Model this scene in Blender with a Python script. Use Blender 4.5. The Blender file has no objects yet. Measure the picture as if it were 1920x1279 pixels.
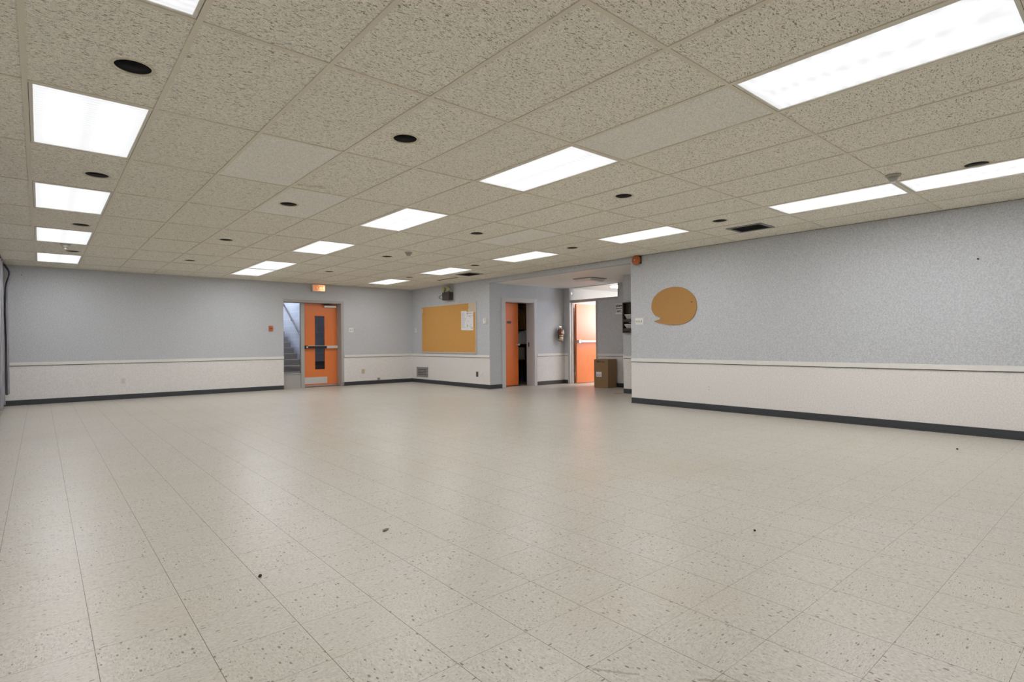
import bpy, bmesh, math, random
from mathutils import Vector, Matrix
random.seed(7)
SC = bpy.context.scene
COL = SC.collection
PI = math.pi

# ------------------------------------------------------------------ room numbers (metres)
H = 2.527            # face of the ceiling grid
YB = 13.38           # back wall
XR = 7.807           # right wall, corkboard wall and bulkhead
YC = 9.911           # closet wall
X3 = 10.248          # wall with the hall door
X4 = 9.14            # jog with the leaflet rack
YA = 5.94            # where the right wall ends
ZL = 2.43            # lower ceiling of the alcove
XL = -1.2            # left wall
YF = -3.0            # front wall (behind the camera)
ZR = 0.775           # top of the chair rail
GX, GY, GS = -0.056, 4.019, 0.6096   # ceiling grid origin and module

# ------------------------------------------------------------------ material helpers
def new_mat(name):
    m = bpy.data.materials.new(name); m.use_nodes = True
    nt = m.node_tree
    return m, nt, nt.nodes['Principled BSDF']

def nd(nt, t, **k):
    n = nt.nodes.new(t)
    for a, v in k.items(): setattr(n, a, v)
    return n

def mth(nt, op, a, b=None, c=None):
    n = nd(nt, 'ShaderNodeMath', operation=op)
    for i, v in enumerate((a, b, c)):
        if v is None: continue
        if isinstance(v, (int, float)): n.inputs[i].default_value = v
        else: nt.links.new(v, n.inputs[i])
    return n.outputs[0]

def vmul(nt, v, s):
    n = nd(nt, 'ShaderNodeVectorMath', operation='MULTIPLY')
    nt.links.new(v, n.inputs[0]); n.inputs[1].default_value = s
    return n.outputs[0]

def vadd(nt, a, b):
    n = nd(nt, 'ShaderNodeVectorMath', operation='ADD')
    nt.links.new(a, n.inputs[0])
    if isinstance(b, tuple): n.inputs[1].default_value = b
    else: nt.links.new(b, n.inputs[1])
    return n.outputs[0]

def mixc(nt, f, a, b, mode='MIX'):
    n = nd(nt, 'ShaderNodeMix', data_type='RGBA', blend_type=mode)
    if isinstance(f, (int, float)): n.inputs['Factor'].default_value = f
    else: nt.links.new(f, n.inputs['Factor'])
    for i, v in ((6, a), (7, b)):
        if isinstance(v, tuple): n.inputs[i].default_value = (*v[:3], 1)
        else: nt.links.new(v, n.inputs[i])
    return n.outputs[2]

def ramp(nt, v, lo, hi):
    n = nd(nt, 'ShaderNodeMapRange', interpolation_type='SMOOTHSTEP')
    nt.links.new(v, n.inputs[0]); n.inputs[1].default_value = lo; n.inputs[2].default_value = hi
    return n.outputs[0]

def noise(nt, v, scale, detail=2, rough=.5):
    n = nd(nt, 'ShaderNodeTexNoise')
    n.inputs['Scale'].default_value = scale; n.inputs['Detail'].default_value = detail; n.inputs['Roughness'].default_value = rough
    if v is not None: nt.links.new(v, n.inputs['Vector'])
    return n.outputs[0]

def voro(nt, v, scale):
    n = nd(nt, 'ShaderNodeTexVoronoi'); n.inputs['Scale'].default_value = scale
    nt.links.new(v, n.inputs['Vector'])
    return n.outputs['Distance'], n.outputs['Color']

def pos(nt): return nd(nt, 'ShaderNodeNewGeometry').outputs['Position']

def bump(nt, bs, h, strength, dist=.002):
    b = nd(nt, 'ShaderNodeBump'); b.inputs['Strength'].default_value = strength; b.inputs['Distance'].default_value = dist
    nt.links.new(h, b.inputs['Height']); nt.links.new(b.outputs[0], bs.inputs['Normal'])

MATS = {}
def plain(name, col, rough=.5, metal=0., var=.05, scale=30, spec=None, emit=None, estr=0):
    if name in MATS: return MATS[name]
    m, nt, bs = new_mat(name)
    n = noise(nt, pos(nt), scale, 3)
    c = mixc(nt, n, tuple(x*(1-var) for x in col), tuple(min(1, x*(1+var)) for x in col))
    nt.links.new(c, bs.inputs['Base Color'])
    bs.inputs['Roughness'].default_value = rough; bs.inputs['Metallic'].default_value = metal
    if spec is not None: bs.inputs['Specular IOR Level'].default_value = spec
    if emit:
        bs.inputs['Emission Color'].default_value = (*emit, 1); bs.inputs['Emission Strength'].default_value = estr
    MATS[name] = m
    return m

def wall_paint(name, col, amt=.1, scale=85):
    m, nt, bs = new_mat(name)
    p = pos(nt)
    g = noise(nt, p, scale, 2, .7)
    big = noise(nt, p, 1.1, 2)
    f = mth(nt, 'ADD', mth(nt, 'MULTIPLY', mth(nt, 'SUBTRACT', g, .5), amt*5), .5)
    c = mixc(nt, f, tuple(x*(1-amt*1.3) for x in col), tuple(min(1, x*(1+amt*1.3)) for x in col))
    c = mixc(nt, mth(nt, 'MULTIPLY', ramp(nt, big, .35, .7), .06), c, tuple(x*.85 for x in col))
    nt.links.new(c, bs.inputs['Base Color'])
    bs.inputs['Roughness'].default_value = .55; bs.inputs['Specular IOR Level'].default_value = .3
    return m

M_GREY = wall_paint('painted grey wall', (.56, .573, .597), .27, 66)
M_WHITE = wall_paint('painted off white dado', (.815, .772, .748), .2, 62)
M_HALL = wall_paint('painted cream hall wall', (.80, .75, .69), .05)
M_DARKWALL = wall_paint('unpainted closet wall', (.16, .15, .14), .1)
M_SOFFIT = wall_paint('painted alcove ceiling', (.92, .85, .80), .14)
M_RAIL = plain('white rail paint', (.80, .78, .74), .45)
M_BASE = plain('charcoal rubber base', (.045, .048, .055), .45, var=.2)
M_BASEBROWN = plain('dark brown rubber base', (.06, .048, .04), .5, var=.2)
M_GAPSHADE = plain('painted gap shade', (.03, .027, .022), .9)  # dark strips painted for the shade in narrow gaps
M_FRAME = plain('grey frame paint', (.44, .43, .41), .4)
M_TRIM = plain('pale frame paint', (.60, .58, .57), .45)
M_ORANGE = plain('orange door paint', (.80, .21, .045), .30, var=.04, scale=6, spec=.75)
M_ORANGE_D = plain('dark orange closet paint', (.90, .21, .035), .35, var=.06, scale=5)
M_ALU = plain('brushed aluminium', (.72, .71, .69), .35, .85)
M_SILVER = plain('silver paint', (.66, .65, .63), .35, .2)
M_BLACK = plain('black plastic', (.012, .012, .014), .4)
M_CAN = plain('black baffle', (.004, .004, .005), .6, spec=.1)
M_DARKMETAL = plain('dark metal', (.05, .045, .042), .45, .5)
M_PLATE = plain('white plastic plate', (.80, .79, .76), .35)
M_IVORY = plain('ivory plastic plate', (.62, .54, .36), .4)
M_BROWNPL = plain('brown plastic plate', (.10, .075, .06), .4)
M_PAPER = plain('white paper', (.86, .85, .86), .8, var=.02)
M_INK = plain('black ink', (.02, .02, .02), .8)
M_GREENINK = plain('green ink', (.15, .42, .14), .8)
M_GREYINK = plain('grey ink', (.42, .42, .45), .8)
M_CARD = plain('kraft cardboard', (.30, .185, .095), .8, var=.07, scale=9)
M_TAPE = plain('packing tape', (.34, .235, .14), .25)
M_GUTTER = plain('beige trim ring', (.66, .59, .42), .45)
M_WOOD = plain('dark stained wood', (.035, .024, .017), .4, var=.3, scale=20)
M_SPRINK = plain('detector grey plastic', (.42, .40, .35), .4)

def cork(name, col):
    m, nt, bs = new_mat(name)
    p = pos(nt)
    g = noise(nt, p, 140, 3, .7); b = noise(nt, p, 25, 2)
    c = mixc(nt, ramp(nt, g, .35, .65), tuple(x*.82 for x in col), tuple(x*1.15 for x in col))
    c = mixc(nt, mth(nt, 'MULTIPLY', b, .25), c, tuple(x*.8 for x in col))
    nt.links.new(c, bs.inputs['Base Color']); bs.inputs['Roughness'].default_value = .85
    bump(nt, bs, g, .4, .002)
    return m
M_CORK = cork('golden cork', (.67, .35, .095))
M_CORK2 = cork('brown cork', (.47, .25, .08))
M_WORN = cork('worn pale cork', (.70, .58, .42))

def glass_mat(name, col, alpha_rough=.02):
    m = bpy.data.materials.new(name); m.use_nodes = True
    nt = m.node_tree; nt.nodes.clear()
    o = nd(nt, 'ShaderNodeOutputMaterial'); t = nd(nt, 'ShaderNodeBsdfTransparent'); g = nd(nt, 'ShaderNodeBsdfGlossy')
    t.inputs[0].default_value = (*col, 1); g.inputs['Roughness'].default_value = alpha_rough
    fr = nd(nt, 'ShaderNodeFresnel'); fr.inputs[0].default_value = 1.45
    mx = nd(nt, 'ShaderNodeMixShader')
    nt.links.new(fr.outputs[0], mx.inputs[0]); nt.links.new(t.outputs[0], mx.inputs[1]); nt.links.new(g.outputs[0], mx.inputs[2])
    nt.links.new(mx.outputs[0], o.inputs[0])
    return m
M_GLASS = glass_mat('clear window glass', (.86, .88, .88))
M_WIREGLASS = glass_mat('tinted door glass', (.62, .65, .68))

# floor: speckled vinyl tiles laid quarter turn
def floor_mat():
    m, nt, bs = new_mat('speckled vinyl tile')
    p = pos(nt)
    sx = nd(nt, 'ShaderNodeSeparateXYZ'); nt.links.new(p, sx.inputs[0])
    S = .3048
    u = mth(nt, 'DIVIDE', mth(nt, 'SUBTRACT', sx.outputs[0], 1.3607), S)
    v = mth(nt, 'DIVIDE', mth(nt, 'SUBTRACT', sx.outputs[1], 1.8319), S)
    iu, iv = mth(nt, 'FLOOR', u), mth(nt, 'FLOOR', v)
    fu, fv = mth(nt, 'SUBTRACT', u, iu), mth(nt, 'SUBTRACT', v, iv)
    par = mth(nt, 'FLOORED_MODULO', mth(nt, 'ADD', iu, iv), 2.)
    cb = nd(nt, 'ShaderNodeCombineXYZ'); nt.links.new(iu, cb.inputs[0]); nt.links.new(iv, cb.inputs[1])
    wn = nd(nt, 'ShaderNodeTexWhiteNoise', noise_dimensions='2D'); nt.links.new(cb.outputs[0], wn.inputs['Vector'])
    off = vmul(nt, wn.outputs['Color'], (7, 7, 7))
    pa = vadd(nt, vmul(nt, p, (1, 3.1, 1)), off)
    pb = vadd(nt, vmul(nt, p, (2.2, 1.1, 1)), off)
    mx = nd(nt, 'ShaderNodeMix', data_type='VECTOR')
    nt.links.new(par, mx.inputs['Factor']); nt.links.new(pa, mx.inputs[4]); nt.links.new(pb, mx.inputs[5])
    q = mx.outputs[1]
    vein = noise(nt, q, 58, 3, .7)
    col = mixc(nt, ramp(nt, vein, .34, .66), (.472, .437, .383), (.618, .582, .518))
    # small grey flecks and larger dark chips
    for sc, rb, r0, keep, tone, k in ((66, .15, .22, .55, (.26, .23, .18), .75), (29, .06, .24, .60, (.13, .11, .08), .9)):
        d, c = voro(nt, q, sc)
        s = nd(nt, 'ShaderNodeSeparateColor'); nt.links.new(c, s.inputs[0])
        rad = mth(nt, 'ADD', mth(nt, 'MULTIPLY', s.outputs[1], r0), rb)
        hit = mth(nt, 'MULTIPLY', mth(nt, 'LESS_THAN', d, rad), mth(nt, 'GREATER_THAN', s.outputs[0], keep))
        col = mixc(nt, mth(nt, 'MULTIPLY', hit, k), col, tone)
    # tile to tile tone and worn yellowish patches
    col = mixc(nt, mth(nt, 'MULTIPLY', wn.outputs['Value'], .13), col, (.46, .42, .35))
    patch = noise(nt, p, .55, 4, .6)
    col = mixc(nt, mth(nt, 'MULTIPLY', ramp(nt, patch, .45, .72), .30), col, (.52, .44, .32))
    # two scuffs
    for (ax, ay, bx, by, w) in ((1.37, 1.21, 1.46, 1.09, .010), (1.58, .955, 1.67, .84, .014)):
        L = math.hypot(bx-ax, by-ay); ux, uy = (bx-ax)/L, (by-ay)/L
        rx, ry = mth(nt, 'SUBTRACT', sx.outputs[0], ax), mth(nt, 'SUBTRACT', sx.outputs[1], ay)
        al = mth(nt, 'ADD', mth(nt, 'MULTIPLY', rx, ux), mth(nt, 'MULTIPLY', ry, uy))
        ac = mth(nt, 'ABSOLUTE', mth(nt, 'ADD', mth(nt, 'MULTIPLY', rx, -uy), mth(nt, 'MULTIPLY', ry, ux)))
        n = noise(nt, p, 90, 3)
        inn = mth(nt, 'MULTIPLY', mth(nt, 'MULTIPLY', mth(nt, 'GREATER_THAN', al, 0.), mth(nt, 'LESS_THAN', al, L)),
                  mth(nt, 'LESS_THAN', ac, mth(nt, 'MULTIPLY', mth(nt, 'POWER', n, 2.), w*2)))
        col = mixc(nt, mth(nt, 'MULTIPLY', inn, .42), col, (.14, .10, .06))
    # seams: wider along the long runs, tighter and broken across
    brk = ramp(nt, noise(nt, p, 3.1, 2), .30, .55)
    su = mth(nt, 'GREATER_THAN', mth(nt, 'ABSOLUTE', mth(nt, 'SUBTRACT', fu, .5)), .5-.0011/S)
    sv = mth(nt, 'GREATER_THAN', mth(nt, 'ABSOLUTE', mth(nt, 'SUBTRACT', fv, .5)), .5-.00085/S)
    seam = mth(nt, 'MAXIMUM', mth(nt, 'MULTIPLY', su, .92), mth(nt, 'MULTIPLY', sv, mth(nt, 'ADD', mth(nt, 'MULTIPLY', brk, .45), .40)))
    col = mixc(nt, seam, col, (.075, .06, .045))
    nt.links.new(col, bs.inputs['Base Color'])
    rg = mth(nt, 'ADD', mth(nt, 'MULTIPLY', patch, .16), .27)
    nt.links.new(rg, bs.inputs['Roughness'])
    bs.inputs['Specular IOR Level'].default_value = .42
    bump(nt, bs, noise(nt, p, 5, 2), .10, .002)
    return m
M_FLOOR = floor_mat()

def tile_mat(name, base, dark, fiss, pin):
    m, nt, bs = new_mat(name)
    p = pos(nt)
    sx = nd(nt, 'ShaderNodeSeparateXYZ'); nt.links.new(p, sx.inputs[0])
    iu = mth(nt, 'FLOOR', mth(nt, 'DIVIDE', mth(nt, 'SUBTRACT', sx.outputs[0], GX), GS))
    iv = mth(nt, 'FLOOR', mth(nt, 'DIVIDE', mth(nt, 'SUBTRACT', sx.outputs[1], GY), GS*2))
    cb = nd(nt, 'ShaderNodeCombineXYZ'); nt.links.new(iu, cb.inputs[0]); nt.links.new(iv, cb.inputs[1])
    wn = nd(nt, 'ShaderNodeTexWhiteNoise', noise_dimensions='2D'); nt.links.new(cb.outputs[0], wn.inputs['Vector'])
    q = vadd(nt, p, vmul(nt, wn.outputs['Color'], (9, 9, 0)))
    fine = noise(nt, q, 110, 2, .7)
    col = mixc(nt, ramp(nt, fine, .3, .7), tuple(x*.84 for x in base), tuple(min(1, x*1.08) for x in base))
    mid = noise(nt, q, 48, 2, .6)
    col = mixc(nt, mth(nt, 'MULTIPLY', ramp(nt, mid, .52, .70), .30), col, tuple(x*.6 for x in base))
    warp = nd(nt, 'ShaderNodeTexNoise'); warp.inputs['Scale'].default_value = 14; nt.links.new(q, warp.inputs['Vector'])
    q2 = vadd(nt, q, vmul(nt, warp.outputs['Color'], (.03, .045, 0)))
    w = noise(nt, vmul(nt, q2, (52, 175, 1)), 1., 2, .5)
    f1 = ramp(nt, w, .60, .64)
    col = mixc(nt, mth(nt, 'MULTIPLY', f1, fiss), col, dark)
    d, c = voro(nt, q, 125)
    s = nd(nt, 'ShaderNodeSeparateColor'); nt.links.new(c, s.inputs[0])
    hit = mth(nt, 'MULTIPLY', mth(nt, 'LESS_THAN', d, .30), mth(nt, 'GREATER_THAN', s.outputs[0], .45))
    col = mixc(nt, mth(nt, 'MULTIPLY', hit, pin), col, dark)
    col = mixc(nt, mth(nt, 'MULTIPLY', wn.outputs['Value'], .09), col, tuple(x*.6 for x in base))
    # old water stain where four tiles meet
    dv = nd(nt, 'ShaderNodeVectorMath', operation='DISTANCE')
    nt.links.new(vmul(nt, p, (1, 2.2, 0)), dv.inputs[0]); dv.inputs[1].default_value = (1.90, 5.09*2.2, 0)
    st = ramp(nt, mth(nt, 'ADD', dv.outputs['Value'], mth(nt, 'MULTIPLY', noise(nt, p, 9, 3), .5)), .42, .24)
    col = mixc(nt, mth(nt, 'MULTIPLY', st, .5), col, (.36, .25, .12))
    nt.links.new(col, bs.inputs['Base Color']); bs.inputs['Roughness'].default_value = .9
    bs.inputs['Specular IOR Level'].default_value = .15
    return m
M_TILE = tile_mat('fissured ceiling tile', (.97, .905, .785), (.26, .225, .17), .9, .6)
M_TILE2 = tile_mat('newer pale ceiling tile', (.96, .92, .84), (.40, .36, .30), .0, .75)
M_GRID = plain('ceiling grid paint', (.76, .70, .565), .45)

def lens_mat(name, strength, ripple):
    m, nt, bs = new_mat(name)
    bs.inputs['Base Color'].default_value = (.2, .2, .2, 1); bs.inputs['Specular IOR Level'].default_value = .1
    bs.inputs['Emission Color'].default_value = (.975, .985, 1., 1)
    if ripple:
        p = pos(nt)
        wv = nd(nt, 'ShaderNodeTexWave', wave_type='RINGS'); wv.inputs['Scale'].default_value = 9; wv.inputs['Distortion'].default_value = 3
        nt.links.new(p, wv.inputs['Vector'])
        tc = nd(nt, 'ShaderNodeTexCoord'); s = nd(nt, 'ShaderNodeSeparateXYZ'); nt.links.new(tc.outputs['Generated'], s.inputs[0])
        def band(c, w):
            d = mth(nt, 'DIVIDE', mth(nt, 'SUBTRACT', s.outputs[0], c), w)
            return mth(nt, 'EXPONENT', mth(nt, 'MULTIPLY', mth(nt, 'MULTIPLY', d, d), -1.))
        b = mth(nt, 'MULTIPLY', mth(nt, 'ADD', band(.26, .13), band(.74, .13)), mth(nt, 'MULTIPLY', ramp(nt, s.outputs[1], .0, .14), ramp(nt, s.outputs[1], 1., .86)))
        st = mth(nt, 'ADD', mth(nt, 'MULTIPLY', wv.outputs['Fac'], ripple), strength)
        nt.links.new(mth(nt, 'ADD', st, mth(nt, 'MULTIPLY', b, .42)), bs.inputs['Emission Strength'])
        m.cycles.emission_sampling = 'NONE'
    else: bs.inputs['Emission Strength'].default_value = strength
    return m
M_LENS = lens_mat('lit prismatic diffuser', .72, .10)
M_LENS3 = lens_mat('diffuser under the tubes', 42.5, 0)

# ------------------------------------------------------------------ geometry helpers
class MB:
    """collects shapes; link() makes ONE mesh object of them"""
    def __init__(s): s.bm = bmesh.new(); s.mats = []
    def mi(s, m):
        if m not in s.mats: s.mats.append(m)
        return s.mats.index(m)
    def box(s, x0, x1, y0, y1, z0, z1, m, bev=0, R=None):
        if x0 > x1: x0, x1 = x1, x0
        if y0 > y1: y0, y1 = y1, y0
        t = bmesh.new()
        bmesh.ops.create_cube(t, size=1)
        bmesh.ops.scale(t, vec=(x1-x0, y1-y0, z1-z0), verts=t.verts)
        if bev: bmesh.ops.bevel(t, geom=t.edges[:], offset=bev, segments=2, affect='EDGES', profile=.6)
        if R: bmesh.ops.transform(t, matrix=R, verts=t.verts)
        bmesh.ops.translate(t, vec=((x0+x1)/2, (y0+y1)/2, (z0+z1)/2), verts=t.verts)
        return s.add(t, m)
    def add(s, t, m, smooth=False):
        k = s.mi(m)
        for f in t.faces: f.material_index = k; f.smooth = smooth
        me = bpy.data.meshes.new('tmp'); t.to_mesh(me); t.free()
        s.bm.from_mesh(me); bpy.data.meshes.remove(me)
        return s
    def cyl(s, c, r, h, axis, m, seg=24, r2=None, smooth=True):
        t = bmesh.new()
        bmesh.ops.create_cone(t, cap_ends=True, segments=seg, radius1=r, radius2=r if r2 is None else r2, depth=h)
        if axis == 'x': bmesh.ops.rotate(t, matrix=Matrix.Rotation(PI/2, 3, 'Y'), verts=t.verts)
        if axis == 'y': bmesh.ops.rotate(t, matrix=Matrix.Rotation(-PI/2, 3, 'X'), verts=t.verts)
        bmesh.ops.translate(t, vec=c, verts=t.verts)
        k = s.mi(m)
        s.add(t, m, False)
        return s
    def lathe(s, prof, c, axis, m, seg=32):
        """prof: (radius, height) pairs along the axis"""
        t = bmesh.new(); rings = []
        for r, h in prof:
            ring = []
            for i in range(seg):
                a = 2*PI*i/seg; u, w = r*math.cos(a), r*math.sin(a)
                P = {'z': (u, w, h), 'x': (h, u, w), 'y': (u, h, w)}[axis]
                ring.append(t.verts.new(Vector(P)+Vector(c)))
            rings.append(ring)
        for a, b in zip(rings, rings[1:]):
            for i in range(seg): t.faces.new((a[i], a[(i+1) % seg], b[(i+1) % seg], b[i]))
        for ring, r in ((rings[0], prof[0][0]), (rings[-1], prof[-1][0])):
            if r > 1e-4:
                try: t.faces.new(ring)
                except ValueError: pass
        bmesh.ops.remove_doubles(t, verts=t.verts, dist=1e-6)
        bmesh.ops.recalc_face_normals(t, faces=t.faces)
        return s.add(t, m, True)
    def tube(s, pts, r, m, seg=10, caps=True):
        t = bmesh.new(); rings = []; P = [Vector(p) for p in pts]
        for i, p in enumerate(P):
            d = (P[min(i+1, len(P)-1)]-P[max(i-1, 0)]).normalized()
            a = d.orthogonal().normalized() if abs(d.z) > .9 else d.cross(Vector((0, 0, 1))).normalized()
            b = d.cross(a)
            rings.append([t.verts.new(p+a*r*math.cos(2*PI*k/seg)+b*r*math.sin(2*PI*k/seg)) for k in range(seg)])
        for a, b in zip(rings, rings[1:]):
            for i in range(seg): t.faces.new((a[i], a[(i+1) % seg], b[(i+1) % seg], b[i]))
        if caps: t.faces.new(rings[0]); t.faces.new(rings[-1])
        bmesh.ops.recalc_face_normals(t, faces=t.faces)
        return s.add(t, m, True)
    def prism(s, pts, n, m, bev=0):
        """closed outline (3d points) extruded by vector n"""
        t = bmesh.new(); v = [t.verts.new(Vector(p)) for p in pts]
        f = t.faces.new(v)
        r = bmesh.ops.extrude_face_region(t, geom=[f])
        bmesh.ops.translate(t, vec=n, verts=[e for e in r['geom'] if isinstance(e, bmesh.types.BMVert)])
        bmesh.ops.recalc_face_normals(t, faces=t.faces)
        return s.add(t, m)
    def link(s, name, parent=None, org=None, smooth=None):
        me = bpy.data.meshes.new(name)
        if org is not None: bmesh.ops.translate(s.bm, vec=-Vector(org), verts=s.bm.verts)
        s.bm.to_mesh(me); s.bm.free()
        for m in s.mats: me.materials.append(m)
        o = bpy.data.objects.new(name, me); COL.objects.link(o)
        if org is not None: o.location = org
        if parent is not None:
            o.parent = parent
            # world coordinates stay as they are: parents sit at their own base, unrotated
            o.location = Vector(o.location)-Vector(parent.location)
        return o

def tag(o, label, cat, group=None):
    o['label'] = label; o['category'] = cat
    if group: o['group'] = group
    return o
def thing(name, label, cat, loc, group=None):
    o = bpy.data.objects.new(name, None); COL.objects.link(o)
    o.location = loc; o.empty_display_size = .1
    return tag(o, label, cat, group)
def struct(mb, name, label=None):
    o = mb.link(name); o['kind'] = 'structure'
    if label: o['label'] = label
    return o
def copy_tree(o, loc, label):
    c = o.copy(); COL.objects.link(c); c.location = loc; c['label'] = label
    for ch in list(o.children):
        k = ch.copy(); COL.objects.link(k); k.parent = c
        for g in list(ch.children):
            d = g.copy(); COL.objects.link(d); d.parent = k
    return c
def text_mesh(body, size, m, name, parent, mat4, depth=.001):
    cu = bpy.data.curves.new('t', 'FONT'); cu.body = body; cu.size = size; cu.extrude = depth
    cu.align_x = 'CENTER'; cu.align_y = 'CENTER'
    o = bpy.data.objects.new('t', cu); COL.objects.link(o)
    dg = bpy.context.evaluated_depsgraph_get()
    me = bpy.data.meshes.new_from_object(o.evaluated_get(dg))
    COL.objects.unlink(o); bpy.data.objects.remove(o)
    me.transform(mat4); me.materials.clear(); me.materials.append(m)
    if parent is not None: me.transform(Matrix.Translation(-parent.location))
    r = bpy.data.objects.new(name, me); COL.objects.link(r)
    r.parent = parent
    return r

# ------------------------------------------------------------------ floor, walls
mb = MB(); mb.box(-1.6, 14.2, -3.3, 19.5, -.12, 0, M_FLOOR)
struct(mb, 'floor', 'speckled beige vinyl tile floor')

def split(mb, axis, p0, p1, a0, a1, z0, z1, lo=M_WHITE, hi=M_GREY):
    """wall slab: thickness p0..p1 across, a0..a1 along, painted in two colours at the rail"""
    for (za, zb, m) in ((z0, min(z1, ZR-.03), lo), (max(z0, ZR-.03), z1, hi)):
        if zb - za < 1e-4: continue
        if axis == 'y': mb.box(a0, a1, p0, p1, za, zb, m)
        else: mb.box(p0, p1, a0, a1, za, zb, m)
HT = H+.04
mb = MB()                                   # back wall with the stair door opening
split(mb, 'y', YB, YB+.26, XL-.2, 4.365, 0, HT)
split(mb, 'y', YB, YB+.26, 5.846, XR+.2, 0, HT)
split(mb, 'y', YB, YB+.26, 4.365, 5.846, 2.131, HT)
struct(mb, 'wall_back', 'grey wall with white dado around the orange stair door')
mb = MB(); split(mb, 'x', XR, XR+.14, YC, YB, 0, HT)
struct(mb, 'wall_right', 'grey and white wall that carries the framed corkboard')
mb = MB(); split(mb, 'x', XR, XR+.14, YF, YA, 0, HT)
struct(mb, 'wall_right', 'long grey and white wall with the speech bubble board')
mb = MB(); mb.box(XR, XR+.14, YA, YC, ZL, HT, M_GREY)
struct(mb, 'wall_bulkhead', 'grey bulkhead over the alcove opening')
mb = MB(); split(mb, 'x', XL-.2, XL, YF, YB, 0, HT)
struct(mb, 'wall_left')
mb = MB(); split(mb, 'y', YF-.2, YF, XL-.2, XR+.2, 0, HT)
struct(mb, 'wall_front')
# closet wall: plain grey pier, opening, dado on the far side
mb = MB()
mb.box(XR+.14, 8.276, YC, YC+.24, 0, ZL, M_GREY)
mb.box(XR, XR+.14, YC-.0005, YC+.001, 0, ZL, M_GREY)
mb.box(8.276, 9.19, YC, YC+.24, 2.03, ZL, M_GREY)
split(mb, 'y', YC, YC+.24, 9.19, X3, 0, ZL)
struct(mb, 'wall_alcove', 'grey alcove wall around the closet doorway')
# hall door wall
mb = MB()
split(mb, 'x', X3, X3+.13, 9.78, YC+.24, 0, ZL+.05)
split(mb, 'x', X3, X3+.13, 8.175, 8.79, 0, 2.055)
mb.box(X3, X3+.13, 8.175, 8.79, 2.055, 2.115, M_GREY)
split(mb, 'x', X3, X3+.13, 6.6, 8.175, 0, ZL+.05)
struct(mb, 'wall_hall', 'grey wall beside the open hall door')
mb = MB()
split(mb, 'x', X4, X4+1.1, YA, 7.155, 0, ZL)
struct(mb, 'wall_jog', 'short pale jog wall carrying the leaflet rack')
mb = MB(); split(mb, 'y', YA-.14, YA, XR+.14, X4+.3, 0, ZL)
struct(mb, 'wall_return')
mb = MB(); mb.box(XR+.14, X3+.13, YA+.1, YC+.1, ZL, ZL+.1, M_SOFFIT)
struct(mb, 'ceiling_alcove', 'low plastered ceiling of the alcove')

# rails: a strip with a thin dark strip under it as its painted shadow
def rail(name, axis, p, sgn, a0, a1, label=None):
    mb = MB()
    for (za, zb, d, m) in ((ZR-.058, ZR, .018, M_RAIL), (ZR-.066, ZR-.058, .004, M_GAPSHADE)):
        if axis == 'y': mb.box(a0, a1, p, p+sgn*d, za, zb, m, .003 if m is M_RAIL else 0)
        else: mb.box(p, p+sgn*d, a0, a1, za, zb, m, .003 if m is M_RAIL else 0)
    return struct(mb, name, label)
rail('trim_1', 'y', YB, -1, XL, 4.365, 'white chair rail left of the stair door')
rail('trim_2', 'y', YB, -1, 5.85, XR, 'white chair rail right of the stair door')
rail('trim_3', 'x', XR, -1, YC, YB-.018, 'white chair rail under the corkboard')
rail('trim_4', 'x', XR, -1, YF, YA, 'white chair rail on the long right wall')
rail('trim_5', 'y', YC, -1, 9.285, X3, 'white chair rail below the extinguisher')
rail('trim_6', 'x', X3, -1, 7.2, 8.79, 'white chair rail behind the cardboard box')
rail('trim_7', 'x', X3, -1, 9.785, YC-.018, 'short white chair rail by the hall door post')
rail('trim_8', 'x', X4, -1, YA, 7.155, 'white chair rail below the leaflet rack')
rail('trim_9', 'x', XL, 1, YF, YB, None)
def base(name, axis, p, sgn, a0, a1, m=M_BASE, label=None):
    mb = MB()
    for (za, zb, d) in ((0, .012, .016), (.008, .095, .008)):
        if axis == 'y': mb.box(a0, a1, p, p+sgn*d, za, zb, m, .003)
        else: mb.box(p, p+sgn*d, a0, a1, za, zb, m, .003)
    return struct(mb, name, label)
base('baseboard_back', 'y', YB, -1, XL, 4.365)
base('baseboard_back', 'y', YB, -1, 5.79, XR)
base('baseboard_right', 'x', XR, -1, YC-.012, YB)
base('baseboard_right', 'x', XR, -1, YF, YA)
base('baseboard_alcove', 'y', YC, -1, XR-.012, 8.165)
base('baseboard_alcove', 'y', YC, -1, 9.285, X3, M_BASEBROWN)
base('baseboard_hall', 'x', X3, -1, 9.785, YC)
base('baseboard_hall', 'x', X3, -1, 7.2, 8.79)
base('baseboard_jog', 'x', X4, -1, YA, 7.155)
base('baseboard_left', 'x', XL, 1, YF, YB)

# ------------------------------------------------------------------ ceiling with lay-in tiles
LIGHTS = [(0, -4), (0, -2), (0, 0), (0, 2), (0, 4), (0, 6),
          (5, -5), (5, -3), (5, -1), (5, 1), (5, 3), (5, 5), (5, 6),
          (10, -5), (10, -3), (10, -2), (10, 0), (10, 2), (10, 4), (10, 6)]
DOWN = [(.38, 3.49), (.38, 5.90), (.385, 8.46), (.39, 10.91),
        (1.995, 3.49), (1.985, 5.90), (1.985, 8.46), (1.985, 10.91),
        (4.475, 3.485), (4.465, 5.93), (4.465, 8.45), (4.47, 10.92),
        (5.99, .98), (6.325, 3.47), (6.325, 5.93), (6.29, 8.42), (6.26, 10.82)]
NEWT = {(5, -2), (2, 0), (8, 1), (3, 1)}
RH = .083
ZT = H+.006
def cellrect(a, b):
    return (max(GX+a*GS, XL), min(GX+(a+1)*GS, XR), max(GY+b*GS*2, YF), min(GY+(b+1)*GS*2, YB))
mb = MB()
t = bmesh.new(); i1 = mb.mi(M_TILE); i2 = mb.mi(M_TILE2)
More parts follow.
